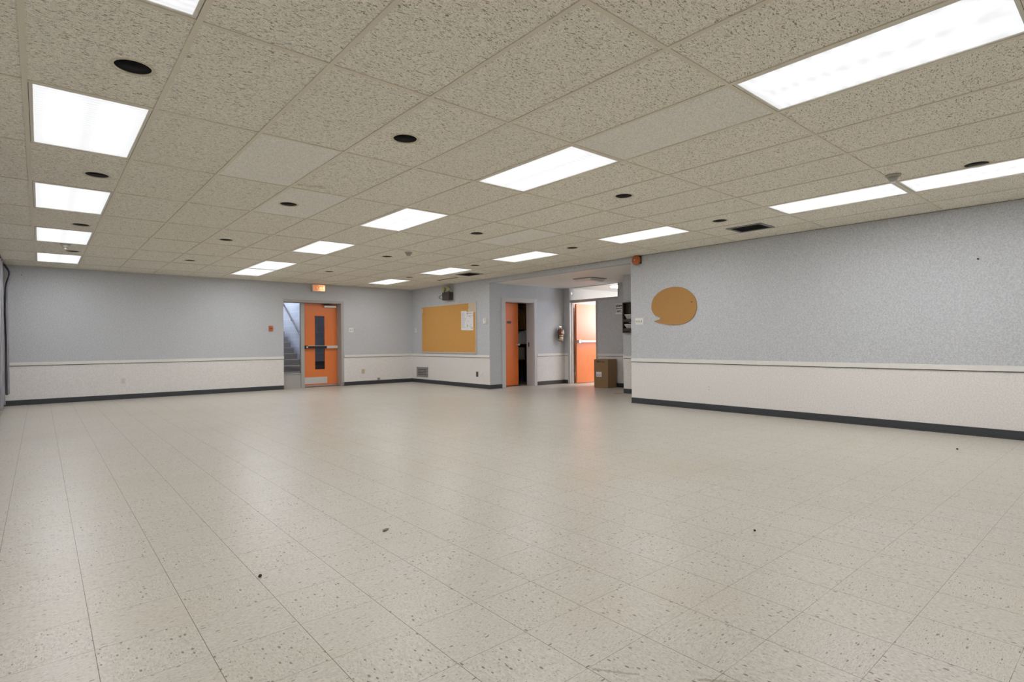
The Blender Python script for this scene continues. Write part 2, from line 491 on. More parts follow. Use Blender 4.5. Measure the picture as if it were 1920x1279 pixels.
for a in range(-2, 13):
    for b in range(-6, 8):
        if (a, b) in LIGHTS: continue
        x0, x1, y0, y1 = cellrect(a, b)
        if x1-x0 < .01 or y1-y0 < .01: continue
        mi = i2 if (a, b) in NEWT else i1
        hole = [d for d in DOWN if x0 < d[0] < x1 and y0 < d[1] < y1]
        if not hole:
            f = t.faces.new([t.verts.new((x, y, ZT)) for x, y in ((x0, y0), (x0, y1), (x1, y1), (x1, y0))])
            f.material_index = mi; continue
        cx, cy = hole[0]
        ang = sorted([2*PI*i/36 for i in range(36)]+[math.atan2(y-cy, x-cx) % (2*PI) for x in (x0, x1) for y in (y0, y1)])
        inn, out = [], []
        for g in ang:
            c, s = math.cos(g), math.sin(g)
            k = min([q for q in ((x1-cx)/c if c > 1e-9 else 9e9, (x0-cx)/c if c < -1e-9 else 9e9, (y1-cy)/s if s > 1e-9 else 9e9, (y0-cy)/s if s < -1e-9 else 9e9)])
            inn.append(t.verts.new((cx+RH*c, cy+RH*s, ZT))); out.append(t.verts.new((cx+k*c, cy+k*s, ZT)))
        n = len(ang)
        for i in range(n):
            f = t.faces.new((inn[i], inn[(i+1) % n], out[(i+1) % n], out[i])); f.material_index = mi
bmesh.ops.recalc_face_normals(t, faces=t.faces)
for f in t.faces:
    if f.normal.z > 0: f.normal_flip()
me = bpy.data.meshes.new('tmp'); t.to_mesh(me); t.free(); mb.bm.from_mesh(me); bpy.data.meshes.remove(me)
# slab above that closes the void
mb.box(XL-.2, XR+.2, YF-.2, YB+.2, H+.25, H+.35, M_DARKWALL)
struct(mb, 'ceiling', 'beige fissured lay-in tile ceiling')
mb = MB()
for a in range(-1, 13):
    x = GX+a*GS
    mb.box(x-.0125, x+.0125, YF, YB, H, ZT+.002, M_GRID)
for b in range(-5, 8):
    y = GY+b*GS*2
    mb.box(XL, XR, y-.0125, y+.0125, H+.0006, ZT+.002, M_GRID)
for a in range(-2, 13):                      # dark strips painted as shade in narrow reveals where tiles sit short of the bars
    for b in range(-5, 8):
        if (a, b) in LIGHTS: continue
        r = random.random(); x0, x1, y0, y1 = cellrect(a, b)
        if r < .55: mb.box(x0+.013, x1-.013 if r < .3 else x0+.25, y0+.0125, y0+.0165, ZT-.001, ZT+.001, M_GAPSHADE)
        if r > .75: mb.box(x0+.0125, x0+.016, y0+.013, y0+.013+.3*r, ZT-.001, ZT+.001, M_GAPSHADE)
# wall angle round the room
mb.box(XL, XR, YB-.02, YB, H, ZT+.002, M_GRID); mb.box(XR-.02, XR, YF, YB, H, ZT+.002, M_GRID)
mb.box(XR-.004, XR-.0005, YF, YA+2.5, H-.004, H, M_GAPSHADE)
mb.box(7.10, 7.13, 10.15, 11.0, H+.001, ZT, M_GAPSHADE)
struct(mb, 'trim_ceiling_grid', 'beige metal ceiling grid')

# ------------------------------------------------------------------ fluorescent fixtures
w, l = GS-.03, 2*GS-.03
def troffer():
    root = thing('ceiling_light', '', 'ceiling light', (0, 0, 0), 'recessed fluorescent ceiling lights')
    m = MB()
    f = .018
    for (x0, x1, y0, y1) in ((-w/2, w/2, -l/2, -l/2+f), (-w/2, w/2, l/2-f, l/2), (-w/2, -w/2+f, -l/2+f, l/2-f), (w/2-f, w/2, -l/2+f, l/2-f)):
        m.box(x0, x1, y0, y1, .002, .014, M_GRIDW, .002)
    m.link('frame', root)
    m = MB(); a, b, e = w/2-f, l/2-f, l/2-f-.07
    m.box(-a, a, -b, b, .0066, .011, M_LENS)
    for c in (-.24*2*a, .24*2*a):
        m.box(c-.028, c+.028, -e+.05, e-.05, .0062, .0066, M_LENS3)
    m.link('diffuser', root)
    m = MB(); m.box(-w/2, w/2, -l/2, l/2, .02, .13, M_SILVER); m.link('housing', root)
    return root
M_GRIDW = plain('cream fixture enamel', (.72, .69, .60), .4)
proto = troffer()
ORD = ['first', 'second', 'third', 'fourth', 'fifth', 'sixth']
lab = {
 (0, -2): 'lit fluorescent panel in the left row, nearest in view, cut off by the top edge',
 (0, 0): 'large bright fluorescent panel at upper left, second in view in the left row',
 (0, 2): 'lit fluorescent panel in the left row, third in view from the camera',
 (0, 4): 'lit fluorescent panel in the left row just before the detector with a pale dome',
 (0, 6): 'small looking lit fluorescent panel in the left row closest to the back wall',
 (5, -3): 'huge rippled fluorescent panel at upper right, nearest of the middle row',
 (5, -1): 'rippled fluorescent panel in the middle row, second from the camera',
 (5, 1): 'lit fluorescent panel in the middle row, third from the camera',
 (5, 3): 'lit fluorescent panel in the middle row, fourth from the camera, standing alone',
 (5, 5): 'nearer half of the abutting pair of lit panels near the back wall',
 (5, 6): 'farther half of the abutting pair of lit panels near the back wall',
 (10, -3): 'streaky lit panel of the right row running out of the right edge',
 (10, -2): 'lit panel of the right row before the grille vent, abutting the streaky one',
 (10, 0): 'lit panel of the right row above the orange alarm bell and alcove opening',
 (10, 2): 'lit panel of the right row, between the alcove bulkhead and two downlights',
 (10, 4): 'lit panel of the right row next to the dark far vent by the corkboard corner',
 (10, 6): 'lit panel of the right row farthest away, before the corner with the corkboard',
 (0, -4): 'fluorescent panel of the left row overhead behind the viewpoint',
 (5, -5): 'fluorescent panel of the middle row behind the viewpoint',
 (10, -5): 'fluorescent panel of the right row behind the viewpoint',
}
first = True
for (a, b) in LIGHTS:
    loc = (GX+(a+.5)*GS, GY+(b+.5)*GS*2, H)
    if first: proto.location = loc; proto['label'] = lab[(a, b)]; first = False
    else: copy_tree(proto, loc, lab[(a, b)])

# ------------------------------------------------------------------ black recessed downlights
root = thing('downlight', '', 'downlight', (0, 0, 0), 'black recessed downlights')
m = MB(); m.lathe([(.102, .006), (.104, .002), (.100, -.002), (.088, -.001), (.082, .006), (.082, .02)], (0, 0, 0), 'z', M_GUTTER, 40); m.link('trim_ring', root)
m = MB(); m.lathe([(.082, .004), (.080, .05), (.076, .10), (.070, .15), (.0001, .16)], (0, 0, 0), 'z', M_CAN, 40); m.link('reflector', root)
dl = ['nearest', 'second', 'third', 'farthest']
rows = ['leftmost line, in line with the left panels', 'line between the left and middle panels', 'line between the middle and right panels']
names = []
for r in range(3):
    for k in range(4): names.append('%s black recessed downlight of the %s' % (dl[k], rows[r]))
names.append('black recessed downlight touching the streaky panel at the right edge')
for k in range(4): names.append('black recessed downlight among the right panels, %s counting from the grille vent' % ['first', 'second', 'third', 'last'][k])
for i, (x, y) in enumerate(DOWN):
    loc = (x, y, ZT)
    if i == 0: root.location = loc; root['label'] = names[0]
    else: copy_tree(root, loc, names[i])

# ------------------------------------------------------------------ heat detectors, vents
root = thing('heat_detector', 'pale heat detector between the last two panels of the left row', 'detector', (.285, 10.2, ZT), 'ceiling heat detectors')
def det(root):
    m = MB(); m.lathe([(.0001, 0), (.062, 0), (.060, -.010), (.048, -.022)], (0, 0, 0), 'z', M_SPRINK, 28); o = m.link('base'); o.parent = root
    m = MB(); m.lathe([(.046, -.02), (.034, -.045), (.028, -.055), (.0001, -.057)], (0, 0, 0), 'z', M_SPRINK, 28); o = m.link('sensor_dome'); o.parent = root
    m = MB(); m.lathe([(.0001, -.056), (.016, -.058), (.014, -.070), (.0001, -.072)], (0, 0, 0), 'z', M_PLATE, 18); o = m.link('sensor_tip'); o.parent = root
det(root)
copy_tree(root, (4.53, 7.85, ZT), 'grey heat detector among plain tiles in mid ceiling, away from panels')
copy_tree(root, (5.78, 1.52, ZT), 'grey heat detector at the joint of the two right hand panels')

def vent(loc, sx, sy, label, group):
    r = thing('ceiling_vent', label, 'vent', loc, group)
    m = MB(); f = .035
    for (x0, x1, y0, y1) in ((-sx/2, sx/2, -sy/2, -sy/2+f), (-sx/2, sx/2, sy/2-f, sy/2), (-sx/2, -sx/2+f, -sy/2+f, sy/2-f), (sx/2-f, sx/2, -sy/2+f, sy/2-f)):
        m.box(x0, x1, y0, y1, -.010, 0, M_VENT, .002)
    o = m.link('frame'); o.parent = r
    m = MB(); m.box(-sx/2+f, sx/2-f, -sy/2+f, sy/2-f, -.001, .0, M_BLACK); o = m.link('duct_opening'); o.parent = r
    m = MB(); n = 11
    for i in range(n):
        y = -sy/2+f+(i+.5)*(sy-2*f)/n
        m.box(-sx/2+f, sx/2-f, y-.010, y+.010, -.006, -.0045, M_SLAT, 0, Matrix.Rotation(.5, 4, 'X'))
    o = m.link('louvers'); o.parent = r
    return r
M_VENT = plain('grey vent enamel', (.25, .245, .22), .45)
M_SLAT = plain('dark vent slat', (.055, .045, .036), .5)
vent((7.02, 3.43, ZT), .40, .46, 'dark grille vent in the ceiling above the speech bubble board', 'ceiling vents')
vent((6.99, 9.57, ZT), .38, .52, 'dark flush vent in the ceiling in front of the corkboard', 'ceiling vents')

# ------------------------------------------------------------------ stair door with sidelight (door_1)
YD = YB+.20
d1 = bpy.data.objects.new('door_1', None); COL.objects.link(d1); d1.location = (5.1, YD, 0)
d1['kind'] = 'structure'; d1['label'] = 'orange stair door with tall glass, panic bar and sidelight'
m = MB()
m.box(5.775, 5.846, YB-.008, YD+.06, 0, 2.131, M_FRAME, .002)
m.box(4.365, 5.775, YB-.008, YD+.06, 2.07, 2.131, M_FRAME, .002)
m.box(4.365, 4.40, YD-.03, YD+.06, 0, 2.07, M_FRAME)
m.box(4.83, 4.915, YD-.04, YD+.06, 0, 2.07, M_FRAME, .002)
m.box(4.40, 4.83, YD-.01, YD+.03, .0, .335, M_FRAME)
m.box(4.40, 4.83, YD-.03, YD+.05, .335, .357, M_FRAME, .003)
m.box(4.40, 4.83, YD-.03, YD+.05, 2.062, 2.07, M_FRAME)
m.box(5.76, 5.775, YD-.01, YD+.06, 0, 2.07, M_FRAME)
m.link('door_frame', d1)
m = MB(); m.box(4.40, 4.83, YD+.005, YD+.011, .357, 2.062, M_GLASS); m.link('sidelight_glass', d1)
m = MB()
DX0, DX1, DW0, DW1, WZ0, WZ1 = 4.918, 5.757, 5.178, 5.437, .425, 1.765
for (x0, x1, z0, z1) in ((DX0, DW0, .045, 2.06), (DW1, DX1, .045, 2.06), (DW0, DW1, .045, WZ0), (DW0, DW1, WZ1, 2.06)):
    m.box(x0, x1, YD, YD+.045, z0, z1, M_ORANGE)
leaf = m.link('door_leaf', d1)
def sub(mb, name, par):
    o = mb.link(name); o.parent = par
    o.matrix_parent_inverse = Matrix.Identity(4)
    o.location = -(Vector(par.location)+(Vector(par.parent.location) if par.parent else Vector()))
    return o
m = MB(); m.box(DW0, DW1, YD+.018, YD+.024, WZ0, WZ1, M_WIREGLASS); sub(m, 'glass_pane', leaf)
m = MB()
for (x0, x1, z0, z1) in ((DW0-.012, DW0+.006, WZ0-.01, WZ1+.01), (DW1-.006, DW1+.012, WZ0-.01, WZ1+.01), (DW0, DW1, WZ0-.012, WZ0+.006), (DW0, DW1, WZ1-.006, WZ1+.012)):
    m.box(x0, x1, YD-.006, YD+.004, z0, z1, M_ORANGE_D, .002)
sub(m, 'window_stop', leaf)
pb = bpy.data.objects.new('panic_bar', None); COL.objects.link(pb); pb.parent = d1; pb.location = (0, 0, 0)
m = MB(); m.box(4.99, 5.46, YD-.075, YD-.02, .955, 1.012, M_BLACK, .006); sub(m, 'push_rail', pb)
m = MB(); m.box(5.46, 5.745, YD-.072, YD-.005, .952, 1.016, M_SILVER, .005); m.box(4.985, 5.46, YD-.07, YD-.02, 1.012, 1.02, M_ALU); sub(m, 'end_cover', pb)
m = MB(); m.box(4.925, 4.99, YD-.08, YD-.0, .945, 1.026, M_DARKMETAL, .006); m.box(4.945, 4.985, YD-.084, YD-.07, .963, 1.008, M_SILVER, .003); sub(m, 'latch_head', pb)
m = MB(); m.box(4.925, 5.49, YD-.003, YD, .08, .240, M_SILVER, .001); m.link('kick_plate', d1)
dc = bpy.data.objects.new('door_closer', None); COL.objects.link(dc); dc.parent = d1
m = MB(); m.box(5.41, 5.715, YD-.055, YD, 1.972, 2.022, M_SILVER, .006); sub(m, 'closer_body', dc)
m = MB(); m.box(5.33, 5.62, YD-.06, YD-.045, 2.040, 2.052, M_DARKMETAL); m.tube([(5.46, YD-.05, 2.03), (5.35, YD-.09, 2.046), (5.56, YD-.03, 2.062)], .007, M_DARKMETAL); sub(m, 'closer_arm', dc)
m = MB(); m.box(4.915, 5.775, YD-.10, YD+.08, 0, .014, plain('worn brown threshold', (.22, .13, .08), .5), .004); m.link('threshold', d1)

# stairwell behind it
M_BLOCK, nt, bs = new_mat('painted concrete block')
p = pos(nt)
br = nd(nt, 'ShaderNodeTexBrick'); br.inputs['Scale'].default_value = 1
br.inputs['Brick Width'].default_value = .4; br.inputs['Row Height'].default_value = .2; br.inputs['Mortar Size'].default_value = .006
br.inputs['Color1'].default_value = (.50, .51, .54, 1); br.inputs['Color2'].default_value = (.46, .47, .50, 1); br.inputs['Mortar'].default_value = (.68, .69, .72, 1)
s_ = nd(nt, 'ShaderNodeSeparateXYZ'); nt.links.new(p, s_.inputs[0])
c_ = nd(nt, 'ShaderNodeCombineXYZ'); nt.links.new(mth(nt, 'ADD', s_.outputs[0], s_.outputs[1]), c_.inputs[0]); nt.links.new(s_.outputs[2], c_.inputs[1])
nt.links.new(c_.outputs[0], br.inputs['Vector']); nt.links.new(br.outputs['Color'], bs.inputs['Base Color'])
bs.inputs['Roughness'].default_value = .5
mb = MB()
mb.box(3.9, 4.05, YB+.26, 19, 0, 3.6, M_BLOCK)
mb.box(5.62, 5.8, 15.6, 19, 0, 3.6, M_BLOCK)
mb.box(5.62, 8.0, 15.6, 15.75, 0, 3.6, M_BLOCK)
mb.box(7.6, 7.75, YB+.26, 15.6, 0, 3.6, M_BLOCK)
mb.box(3.9, 5.8, 18.6, 18.75, 0, 3.6, M_BLOCK)
mb.box(3.9, 8.0, YB+.12, YB+.26, HT, 3.6, M_BLOCK)
struct(mb, 'wall_stairwell', 'painted block walls of the stairwell')
mb = MB(); mb.box(3.9, 8.0, YB+.1, 19, 3.6, 3.7, M_SOFFIT); struct(mb, 'ceiling_stairwell')
mb = MB(); mb.box(5.62, 7.6, 15.52, 15.6, .0, .47, plain('dark plinth paint', (.10, .09, .085), .5)); mb.box(5.62, 7.6, 15.50, 15.6, .47, .56, M_BLACK)
struct(mb, 'trim_stair_plinth', 'dark plinth under the block wall')
st = thing('staircase', 'pale concrete steps going up behind the sidelight glass', 'stairs', (4.8, 14.7, 0))
M_STEP = plain('worn concrete step', (.34, .32, .30), .7)
M_NOSE = plain('pale stair nosing', (.62, .62, .62), .5)
for k in range(9):
    y0 = 14.70+.26*k; z1 = .155+.162*k
    m = MB(); m.box(4.05, 5.50, y0, 18.6 if k == 8 else y0+.52, max(0, z1-.33), z1, M_STEP); m.box(4.05, 5.50, y0-.004, y0+.03, z1-.012, z1+.002, M_NOSE)
    m.link('step', st)
hr = thing('handrail', 'dark sloping handrail on the stairwell block wall', 'handrail', (5.55, 15.5, 1.25))
m = MB(); m.tube([(5.54, 15.25, 1.08), (5.54, 15.5, 1.25), (5.54, 16.8, 2.14), (5.54, 18.2, 3.1)], .022, plain('dark brown handrail', (.06, .035, .03), .4)); m.link('rail', hr)
for y, z in ((15.55, 1.28), (16.35, 1.83)):
    m = MB(); m.tube([(5.54, y, z-.02), (5.55, y, z-.09), (5.62, y, z-.09)], .010, M_DARKMETAL); m.link('bracket', hr)
def lit(name, col, strength):
    mm, nt, bs = new_mat(name)
    bs.inputs['Base Color'].default_value = (.8, .8, .8, 1); bs.inputs['Emission Color'].default_value = (*col, 1); bs.inputs['Emission Strength'].default_value = strength
    return mm
sl = thing('stairwell_fill', 'added cool light high over the stairwell steps, standing in for daylight', 'ceiling light', (4.8, 16.6, 3.55))  # added lamp that gives the stairwell its bluish light
m = MB(); m.box(4.7, 4.9, 16.0, 17.2, 3.54, 3.6, M_SILVER); m.link('housing', sl)
m = MB(); m.box(4.66, 4.94, 16.02, 17.18, 3.46, 3.54, lit('cool fill cover', (.74, .81, 1.), 70.), .02); m.link('cover', sl)

# ------------------------------------------------------------------ closet (door_2) and its contents
d2 = bpy.data.objects.new('door_2', None); COL.objects.link(d2); d2.location = (8.7, YC, 0)
d2['kind'] = 'structure'; d2['label'] = 'dark orange closet door standing ajar'
m = MB()
m.box(8.167, 8.276, YC-.012, YC+.005, 0, 2.116, M_TRIM, .003)
m.box(9.19, 9.28, YC-.012, YC+.005, 0, 2.116, M_TRIM, .003)
m.box(8.276, 9.19, YC-.012, YC+.005, 2.03, 2.116, M_TRIM, .003)
m.box(9.165, 9.19, YC, YC+.25, 0, 2.03, M_TRIM); m.box(8.276, 9.165, YC, YC+.25, 2.018, 2.03, M_TRIM)
m.link('door_frame', d2)
R = Matrix.Rotation(.05, 4, 'Z')
m = MB(); m.box(8.02, 8.915, YC+.255, YC+.295, .02, 2.012, M_ORANGE_D, .002, R); m.link('door_leaf', d2)
m = MB(); m.lathe([(.0001, -.075), (.022, -.07), (.027, -.05), (.014, -.035), (.010, 0), (.028, 0), (.028, .006)], (8.875, YC+.262, 1.005), 'y', M_ALU, 20); m.link('door_knob', d2)
m = MB(); m.box(8.548, 8.667, YC+.248, YC+.262, 1.52, 1.575, M_BROWNPL); m.link('name_plate', d2)
m = MB(); m.box(9.160, 9.166, YC+.15, YC+.18, .95, 1.06, M_DARKMETAL); m.link('strike_plate', d2)
mb = MB()
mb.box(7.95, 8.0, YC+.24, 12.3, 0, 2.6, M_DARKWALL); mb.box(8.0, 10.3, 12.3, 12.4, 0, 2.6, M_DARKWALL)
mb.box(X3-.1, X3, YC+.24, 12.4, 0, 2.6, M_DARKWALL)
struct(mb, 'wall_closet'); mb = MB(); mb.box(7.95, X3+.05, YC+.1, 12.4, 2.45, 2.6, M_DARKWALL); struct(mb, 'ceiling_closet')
sh = thing('storage_shelf', 'dark wooden shelf unit seen inside the closet', 'shelf', (9.6, 10.95, 0))
for z in (.62, 1.02, 1.42):
    m = MB(); m.box(8.75, 10.05, 10.72, 11.25, z-.025, z, plain('raw shelf board', (.12, .09, .06), .6)); m.link('board', sh)
for x in (8.75, 10.03):
    for y in (10.73, 11.23):
        m = MB(); m.box(x-.02, x+.02, y-.02, y+.02, 0, 2.2, M_DARKMETAL); m.link('upright', sh)
def lump(name, c, s, mat, label, cat, seed, subd=3):
    t = bmesh.new(); bmesh.ops.create_icosphere(t, subdivisions=subd, radius=1)
    rnd = random.Random(seed); ph = [(Vector((rnd.uniform(-1, 1) for _ in range(3))).normalized(), rnd.uniform(2, 5), rnd.uniform(0, 6)) for _ in range(7)]
    for v in t.verts:
        k = 1+sum(.05*math.sin(f*v.co.dot(d)*2+o) for d, f, o in ph)
        v.co = Vector((max(-.85, min(.85, v.co.x))*s[0]*k, max(-.85, min(.85, v.co.y))*s[1]*k, max(-.8, v.co.z)*s[2]*k))
    mb = MB(); mb.add(t, mat, True)
    o = mb.link(name); o.location = c
    return tag(o, label, cat)
M_BAG = plain('grey bag cloth', (.30, .31, .35), .55, var=.3, scale=14)
M_BAGD = plain('black bag cloth', (.018, .018, .02), .5, var=.3)
lump('duffel_bag', (9.44, 10.98, 1.89), (.22, .22, .17), M_BAG, 'grey cloth bag crammed at the top of the closet', 'bag', 3)
lump('backpack', (9.42, 11.0, 1.56), (.16, .18, .165), M_BAGD, 'dark soft bag on the upper closet shelf', 'bag', 5)
m = MB(); m.box(9.70, 9.86, 10.82, 11.12, 1.421, 2.05, plain('amber box board', (.55, .30, .08), .6), .004); tag(m.link('storage_box'), 'amber carton upright beside the bags on the closet shelf', 'box')
m = MB(); m.box(9.88, 10.00, 10.80, 11.12, 1.421, 1.85, M_CARD, .004); tag(m.link('storage_box'), 'brown carton at the edge of the closet doorway gap', 'box')
# white folded sheet on the middle shelf
m = MB(); m.prism([(9.30, 10.70, 1.02), (9.95, 10.70, 1.02), (9.90, 10.74, 1.10), (9.60, 10.78, 1.36), (9.48, 10.78, 1.30), (9.30, 10.74, 1.18)], (0, .16, 0), plain('pale grey folded sheet', (.85, .86, .88), .7))
m.prism([(9.62, 10.69, 1.34), (9.95, 10.67, 1.06), (9.99, 10.67, 1.10), (9.66, 10.69, 1.38)], (0, .1, 0), M_PAPER)
tag(m.link('folded_sheet'), 'pale folded sheet leaning on the closet shelf', 'sheet')
m = MB(); m.box(9.36, 9.66, 10.78, 11.02, .62, .93, plain('taupe carton', (.42, .38, .32), .7), .006); tag(m.link('storage_box'), 'taupe carton below the folded sheet in the closet', 'box')
lump('bin_bag', (9.36, 10.98, .225), (.26, .22, .27), M_BAGD, 'black bin bag on the closet floor', 'bag', 8)
ch = thing('folding_chair', 'dark folding chair with metal tubes behind the closet door gap', 'chair', (9.75, 10.62, 0))
m = MB(); m.tube([(9.62, 10.62, .01), (9.70, 10.66, .45), (9.80, 10.68, .86)], .012, M_ALU); m.link('leg', ch)
m = MB(); m.tube([(9.92, 10.58, .01), (9.96, 10.62, .45), (10.02, 10.66, .86)], .012, M_ALU); m.link('leg', ch)
m = MB(); m.box(9.62, 9.98, 10.50, 10.68, .42, .45, M_BLACK, .01); m.link('seat', ch)
m = MB(); m.tube([(9.62, 10.56, .30), (9.95, 10.55, .30)], .010, M_ALU); m.link('stretcher', ch)

# ------------------------------------------------------------------ hall door (door_3) and transom (window_1)
d3 = bpy.data.objects.new('door_3', None); COL.objects.link(d3); d3.location = (X3, 9.3, 0)
d3['kind'] = 'structure'; d3['label'] = 'bright orange hall door swung open beyond the frame'
m = MB()
m.box(X3-.012, X3+.135, 9.705, 9.785, 0, ZL, M_TRIM, .003)
m.box(X3-.004, X3+.135, 8.79, 8.85, 0, 2.055, M_FRAME, .003)
m.box(X3-.006, X3+.135, 8.175, 9.705, 2.055, 2.115, M_FRAME, .003)
m.box(X3+.05, X3+.10, 9.69, 9.705, 0, 2.055, M_TRIM)
m.link('door_frame', d3)
m = MB(); m.box(10.405, 11.29, 9.63, 9.675, .012, 2.03, M_ORANGE, .002); m.link('door_leaf', d3)
bar = bpy.data.objects.new('panic_bar', None); COL.objects.link(bar); bar.parent = d3
m = MB(); m.box(10.50, 11.25, 9.545, 9.60, 1.045, 1.10, M_SILVER, .006); sub(m, 'push_rail', bar)
m = MB(); m.box(10.42, 10.50, 9.55, 9.63, 1.03, 1.11, M_ALU, .006); m.box(11.2, 11.27, 9.55, 9.63, 1.03, 1.11, M_ALU, .006); sub(m, 'end_bracket', bar)
for z in (.25, 1.05, 1.8):
    m = MB(); m.cyl((10.395, 9.682, z), .010, .1, 'z', M_ALU, 12); m.link('hinge', d3)
w1 = bpy.data.objects.new('window_1', None); COL.objects.link(w1); w1.location = (X3, 8.9, 2.3)
w1['kind'] = 'structure'; w1['label'] = 'long transom window above the hall door'
m = MB(); m.box(X3+.06, X3+.066, 8.175, 9.70, 2.115, ZL, M_GLASS); m.link('glass_pane', w1)
m = MB(); m.box(X3, X3+.13, 8.150, 8.177, 2.115, ZL, M_FRAME); m.box(X3, X3+.13, 8.15, 9.705, ZL-.004, ZL, M_FRAME); m.link('window_frame', w1)
mb = MB(); mb.box(X3+.13, 14, 9.86, 10., 0, 2.5, M_HALL); mb.box(13.9, 14, 6.6, 6.75, 0, 2.5, M_HALL); mb.box(13.9, 14, 8.6, 10, 0, 2.5, M_HALL); mb.box(13.9, 14, 6.75, 8.6, 0, 1.25, M_HALL); mb.box(13.9, 14, 6.75, 8.6, 2.3, 2.5, M_HALL); mb.box(X3, 14, 6.5, 6.6, 0, 2.5, M_HALL)
struct(mb, 'wall_corridor', 'cream corridor walls beyond the hall door')
mb = MB(); mb.box(X3+.13, 14, 6.5, 10, 2.455, 2.55, M_SOFFIT); struct(mb, 'ceiling_corridor')
hl = thing('corridor_light', 'glowing corridor lamp seen through the transom window', 'ceiling light', (11.0, 8.7, 2.455))
m = MB(); m.box(10.72, 11.35, 8.55, 8.85, 2.435, 2.455, M_PLATE); m.link('base', hl)
m = MB(); m.box(10.74, 11.33, 8.60, 8.80, 2.395, 2.435, lit('warm lamp cover', (1., .92, .84), 38.), .02); m.link('cover', hl)
hl2 = copy_tree(hl, (12.6, 8.7, 2.455), 'corridor lamp farther along, hidden by the wall')

w2 = bpy.data.objects.new('window_2', None); COL.objects.link(w2); w2.location = (13.95, 7.68, 1.25); w2['kind'] = 'structure'; w2['label'] = 'daylit window at the end of the corridor'
m = MB(); m.box(13.94, 13.95, 6.75, 8.6, 1.25, 2.3, lit('daylit frosted pane', (.74, .82, 1.), 16.)); m.link('frosted_pane', w2)
m = MB()
for y in (6.75, 7.66, 8.57): m.box(13.88, 13.96, y, y+.03, 1.25, 2.3, M_TRIM)
for z in (1.25, 2.27): m.box(13.88, 13.96, 6.75, 8.6, z, z+.03, M_TRIM)
m.link('window_frame', w2)

# alcove lamp, unlit
al = thing('alcove_light', 'unlit boxy white ceiling lamp in the alcove', 'ceiling light', (9.08, 8.0, ZL))
m = MB(); m.box(8.82, 9.34, 7.74, 8.26, ZL-.006, ZL, M_DARKMETAL); m.link('base', al)
m = MB()
t = bmesh.new(); bmesh.ops.create_cone(t, cap_ends=True, segments=4, radius1=.29, radius2=.355, depth=.06)
bmesh.ops.rotate(t, matrix=Matrix.Rotation(PI/4, 3, 'Z'), verts=t.verts); bmesh.ops.bevel(t, geom=t.edges[:], offset=.012, segments=2, affect='EDGES')
bmesh.ops.translate(t, vec=(9.08, 8.0, ZL-.037), verts=t.verts); m.add(t, plain('frosted lamp cover', (.86, .82, .78), .35)); m.link('cover', al)

# ------------------------------------------------------------------ wall fittings, back wall
def on_back(x0, x1, z0, z1, d, m, mb, bev=.002, d0=0): mb.box(x0, x1, YB-d, YB-d0, z0, z1, m, bev)
ex = thing('exit_sign', 'lit orange exit sign on the wall above the stair door', 'sign', (5.185, YB, 2.43))
m = MB(); m.box(5.02, 5.352, YB-.085, YB, 2.335, 2.522, plain('pale sign housing', (.66, .57, .50), .4), .006); m.link('housing', ex)
def signface():
    mm, nt, bs = new_mat('glowing sign face')
    tc = nd(nt, 'ShaderNodeTexCoord'); s = nd(nt, 'ShaderNodeSeparateXYZ'); nt.links.new(tc.outputs['Generated'], s.inputs[0])
    def sq(a, c, w):
        d = mth(nt, 'DIVIDE', mth(nt, 'SUBTRACT', a, c), w); return mth(nt, 'MULTIPLY', d, d)
    g = mth(nt, 'EXPONENT', mth(nt, 'MULTIPLY', mth(nt, 'ADD', sq(s.outputs[0], .80, .38), sq(s.outputs[2], .42, .55)), -1.))
    col = mixc(nt, g, (.72, .26, .12), (1., .62, .30))
    nt.links.new(col, bs.inputs['Emission Color']); nt.links.new(mth(nt, 'ADD', mth(nt, 'MULTIPLY', g, 1.3), .55), bs.inputs['Emission Strength'])
    bs.inputs['Base Color'].default_value = (.5, .3, .2, 1)
    return mm
m = MB(); m.box(5.042, 5.332, YB-.089, YB-.085, 2.357, 2.502, signface()); m.link('lit_face', ex)
M_SIGNRED = plain('orange red lettering', (.30, .06, .01), .5, emit=(.62, .13, .02), estr=.5)
text_mesh('SORTIE', .135, M_SIGNRED, 'lettering', ex, Matrix.Translation((5.187, YB-.091, 2.428)) @ Matrix.Rotation(PI/2, 4, 'X') @ Matrix.Diagonal((.50, 1.12, 1, 1)), .001)

fa = thing('fire_alarm_pull', 'small orange fire alarm pull box left of the stair door', 'fire alarm', (4.07, YB, 1.435))
m = MB(); on_back(4.028, 4.115, 1.375, 1.495, .04, plain('alarm orange', (.58, .15, .04), .4), m, .004); m.link('body', fa)
m = MB(); on_back(4.04, 4.103, 1.425, 1.445, .05, M_BROWNPL, m, .003, .038); m.link('pull_handle', fa)

